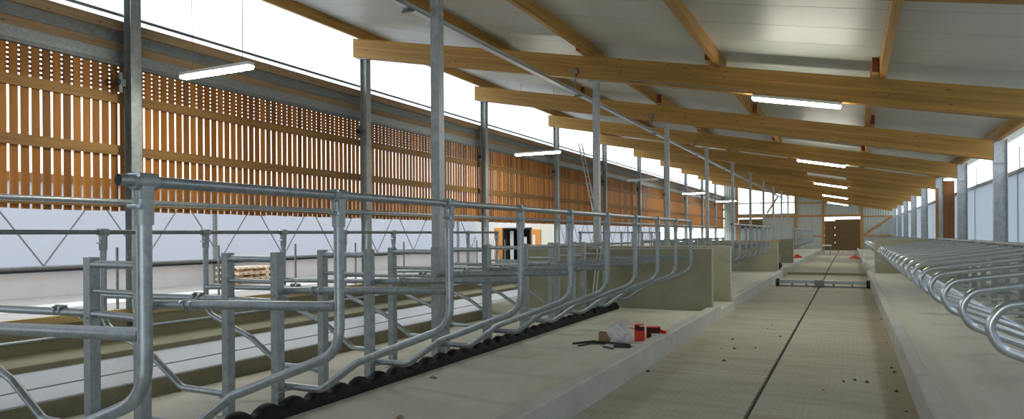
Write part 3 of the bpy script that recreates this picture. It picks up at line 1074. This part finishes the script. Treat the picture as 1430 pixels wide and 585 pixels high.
for k, (x, y, lab) in enumerate(((605, 528, 'small brown dry leaf beside the rubber barrier'), (559, 584, 'brown dirt crumb at the bottom of the lying platform'),
                                 (820, 522, 'pale chip lying on the lying platform by the kerb'))):
    p = at(x, y, Z=ZP)
    mb = MB()
    n = 8
    vs = [(.05*math.cos(2*math.pi*i/n)*random.uniform(.6, 1.1), .035*math.sin(2*math.pi*i/n)*random.uniform(.6, 1.1), random.uniform(.0, .012)) for i in range(n)]+[(0, 0, .03)]
    mb.add(vs, [(i, (i+1) % n, n) for i in range(n)]+[tuple(reversed(range(n)))])
    tag(mb.build('dirt_crumb', 'card', None, (p.x, p.y, ZP)), lab, 'debris')
cr = MB()
for (x, y) in [(1026, 487), (1023, 474), (1008, 487), (1011, 504), (1055, 486), (1072, 459), (1078, 454), (1194, 531), (1211, 534), (1178, 533), (1238, 479),
               (1245, 514), (1249, 520), (1256, 499), (1269, 538), (1231, 446), (1266, 575), (1252, 547), (905, 519), (1275, 477), (920, 502), (1150, 545), (1090, 470)]:
    p = at(x, y, Z=0.0)
    s_ = random.uniform(.014, .03)
    n = 6
    vs = [(p.x+s_*math.cos(2*math.pi*i/n)*random.uniform(.7, 1.2), p.y+s_*math.sin(2*math.pi*i/n), 0.001) for i in range(n)]+[(p.x, p.y, s_*.8)]
    cr.add(vs, [(i, (i+1) % n, n) for i in range(n)])
tag(cr.build('dirt_crumbs', 'hole'), 'dark dirt crumbs scattered over the main aisle floor', 'dirt', kind='stuff')
for k, (xo, lab) in enumerate(((0, 'left of two white rods leaning on the near concrete partition'), (.07, 'right of two white rods leaning on the near concrete partition'))):
    tag(MB().tube([(0, 0, 0), (.10, .13, 1.17)], .008, 6).build('rod', 'white', None, (-4.62+xo, 12.83, ZP)), lab, 'rod')

# ------------------------------------------------------------------ feed alley: pallets, doorway, boards, ladder
def pallet():
    r = empty('pallet')
    for i in range(7):
        MB().box(-.4, .4, -.6+i*.184, -.6+i*.184+.096, .122, .144).build('deck_board', 'pale_wood', r)
    for x in (-.35, 0, .35):
        MB().box(x-.05, x+.05, -.6, .6, 0, .022).build('bottom_board', 'pale_wood', r)
        for y in (-.53, 0, .53):
            MB().box(x-.05, x+.05, y-.07, y+.07, .022, .100).build('block', 'card', r)
        MB().box(x-.05, x+.05, -.6, .6, .100, .122).build('stringer_board', 'pale_wood', r)
    return r
pr_ = pallet()
for k, lab in enumerate(('bottom wooden pallet of the stack in the feed alley', 'middle wooden pallet of the stack in the feed alley', 'top wooden pallet of the stack in the feed alley')):
    o = pr_ if k == 0 else copy_tree(pr_)
    o.location = (-13.75, 12.5, .47+.1445*k)
    o.rotation_euler = (0, 0, .02*k-.02)
    tag(o, lab, 'pallet', 'pallets stacked in the feed alley')

YD = 25.6
wd = empty('wall_cross', (0, YD, .47))
struct(wd, 'white cross wall with an open doorway at the end of the feed alley', 'wall')
xd0, xd1 = at(703, 318, Y=YD).x, at(742, 318, Y=YD).x
zd = at(715, 318, Y=YD).z-.47
xw1 = at(780, 318, Y=YD).x
MB().box(-14.5, xd0, 0, .15, 0, 2.0).build('panel', 'white', wd)
MB().box(xd1, xw1, 0, .15, 0, 2.0).build('panel', 'cream', wd)
MB().box(xd0, xd1, 0, .15, zd, 2.0).build('lintel', 'white', wd)
dr = empty('door_1', (xd0, YD-.02, .47))
struct(dr, 'open doorway with orange timber frame in the white cross wall', 'door')
MB().box(-.42, -.02, -.03, .01, .0, zd).build('door_leaf', 'orange', dr)
MB().box(xd1-xd0+.0, xd1-xd0+.42, -.03, .01, 0, zd-.08).build('door_leaf', 'orange', dr)
MB().box(xd1-xd0+.08, xd1-xd0+.2, -.034, -.03, .35, zd-.3).build('pane', 'white', dr)
MB().box(-.02, .04, -.04, .16, 0, zd).box(xd1-xd0-.04, xd1-xd0+.02, -.04, .16, 0, zd).box(.04, xd1-xd0-.04, -.04, .16, zd-.06, zd).build('frame', 'hole', dr)
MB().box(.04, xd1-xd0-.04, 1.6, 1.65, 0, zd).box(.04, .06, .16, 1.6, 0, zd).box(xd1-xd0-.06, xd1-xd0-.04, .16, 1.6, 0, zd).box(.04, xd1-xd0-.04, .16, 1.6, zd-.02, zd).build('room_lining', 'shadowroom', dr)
for k, (x0, lab) in enumerate(((.16, 'left pale board standing in the dark doorway'), (.78, 'right pale board standing in the dark doorway'))):
    tag(MB().box(xd0+x0, xd0+x0+.16, YD+.3, YD+.34, .47, .47+1.35-.25*k).build('board', 'white'), lab, 'board')
for k in range(6):
    tag(MB().add([(0, 0, 0), (.05, 0, 0), (.05, .02, 0), (0, .02, 0), (-.28, .35, 1.0), (-.23, .35, 1.0), (-.23, .37, 1.0), (-.28, .37, 1.0)],
                 [(3, 2, 1, 0), (4, 5, 6, 7), (0, 1, 5, 4), (1, 2, 6, 5), (2, 3, 7, 6), (3, 0, 4, 7)]).build('lath', 'white', None, (xd0-.55+k*.1, YD-.42, .47)),
        '%s white lath from the left leaning beside the orange doorway' % ORD[k], 'lath', 'white laths leaning by the doorway')
ld = empty('ladder', (-9.45, 27.35, 1.05), 'tall aluminium ladder leaning against the slatted wall', 'ladder')
lb, lt = Vector((0.35, 0, -1.05)), Vector((-.85, 0, 4.5))
for s in (-.2, .2):
    MB().tube([lb+Vector((0, s, 0)), lt+Vector((0, s, 0))], .03, 6).build('stile', 'galv_bright', ld)
for i in range(1, 19):
    c = lb.lerp(lt, i/19)
    MB().tube([c+Vector((0, -.2, 0)), c+Vector((0, .2, 0))], .016, 6).build('rung', 'galv_bright', ld)

# grassy bank far outside, seen past the end of the curtain
p = MB()
n = 24
vs = []
for i in range(n+1):
    for j in range(9):
        u_, v_ = i/n, j/8
        vs.append((-75+60*u_-30, 150+40*v_, -.3+max(0, math.sin(math.pi*u_))*6.5*math.sin(math.pi*v_)))
p.add(vs, [(i*9+j, (i+1)*9+j, (i+1)*9+j+1, i*9+j+1) for i in range(n) for j in range(8)], 0, True)
struct(p.build('grass_bank', 'grass'), 'green grassy bank outside beyond the end of the white curtain', 'bank')

# ------------------------------------------------------------------ far end: bales, small things
bm2 = MB()
def bale(w, h, d):
    mb = MB()
    c = .05
    mb.prism([(-w/2, c), (-w/2+c, 0), (w/2-c, 0), (w/2, c), (w/2, h-c), (w/2-c, h), (-w/2+c, h), (-w/2, h-c)], 0, d)
    return mb
for lvl in range(4):
    tag(bale(2.1, .69, 1.0).build('straw_bale', 'straw', None, (-.16, YEND+.35, .085+lvl*.691)),
        '%s wide straw bale from the floor in the far gateway' % ORD[lvl], 'bale', 'straw bales in the far gateway')
    tag(bale(.86, .66, 1.0).build('straw_bale', 'straw', None, (-1.645, YEND+.42, .085+lvl*.661)),
        '%s narrow straw bale from the floor, left side of the far gateway' % ORD[lvl], 'bale', 'straw bales in the far gateway')
for i in range(3):
    tag(bale(.8, .9, .8).build('straw_bale', 'straw', None, (-9.1+i*.83, YEND+.5, 2.1)), '%s dark bale from the left behind the far low opening' % ORD[i], 'bale', 'bales behind the far opening')
struct(MB().box(-9.6, -7.0, YEND+.4, YEND+1.4, -.3, 2.1).build('loft_floor', 'wood_x'), 'timber loft carrying dark bales behind the far wall', 'floor')
st = empty('trestle', (-1.487, 54.0, .085), 'small pale trestle standing on the far aisle before the bales', 'trestle')
MB().box(-.3, .3, -.12, .12, .62, .70).build('top', 'white', st)
for sx in (-.22, .22):
    MB().tube([(sx, -.1, .62), (sx*.9, -.2, 0)], .025, 6).build('leg', 'galv_dark', st)
    MB().tube([(sx, .1, .62), (sx*.9, .2, 0)], .025, 6).build('leg', 'galv_dark', st)
def heap(loc, s, label):
    mb = MB()
    n, k = 12, 5
    vs = []
    for i in range(k):
        for j in range(n):
            a = 2*math.pi*j/n
            rr = s*(1-i/(k-.3))*random.uniform(.8, 1.2)
            vs.append((rr*math.cos(a), rr*math.sin(a)*.8, s*.6*(i/(k-1))*random.uniform(.8, 1.1)))
    vs.append((0, 0, s*.6))
    fs = [(i*n+j, i*n+(j+1) % n, (i+1)*n+(j+1) % n, (i+1)*n+j) for i in range(k-1) for j in range(n)]
    fs += [((k-1)*n+j, (k-1)*n+(j+1) % n, k*n) for j in range(n)]
    mb.add(vs, fs)
    return tag(mb.build('red_sheet', 'red', None, loc), label, 'sheet')
heap((.25, 46.0, .085), .32, 'crumpled red sheet on the far aisle floor near the right kerb')
heap((-2.75, 43.0, ZP), .34, 'crumpled red sheet on the far left lying platform')
du = empty('drive_unit', (-2.75, 28.3, .0), 'grey scraper drive unit standing behind the third concrete partition', 'machine')
MB().box(-.35, .3, -.3, .3, .2, .75).build('housing', 'galv_dark', du)
MB().tube([(-.1, 0, .75), (-.1, 0, 1.25)], .15, 14).build('motor', 'column_right', du)
MB().tube([(.30, -.36, .40), (.30, -.31, .40)], .12, 16).build('pulley', 'black', du)
MB().box(-.45, .4, -.38, .38, .1, .2).build('base_frame', 'galv_dark', du)

S.cycles.max_bounces = 10
S.cycles.diffuse_bounces = 5
S.cycles.transparent_max_bounces = 16
S.cycles.sample_clamp_indirect = 8
S.cycles.use_denoising = True
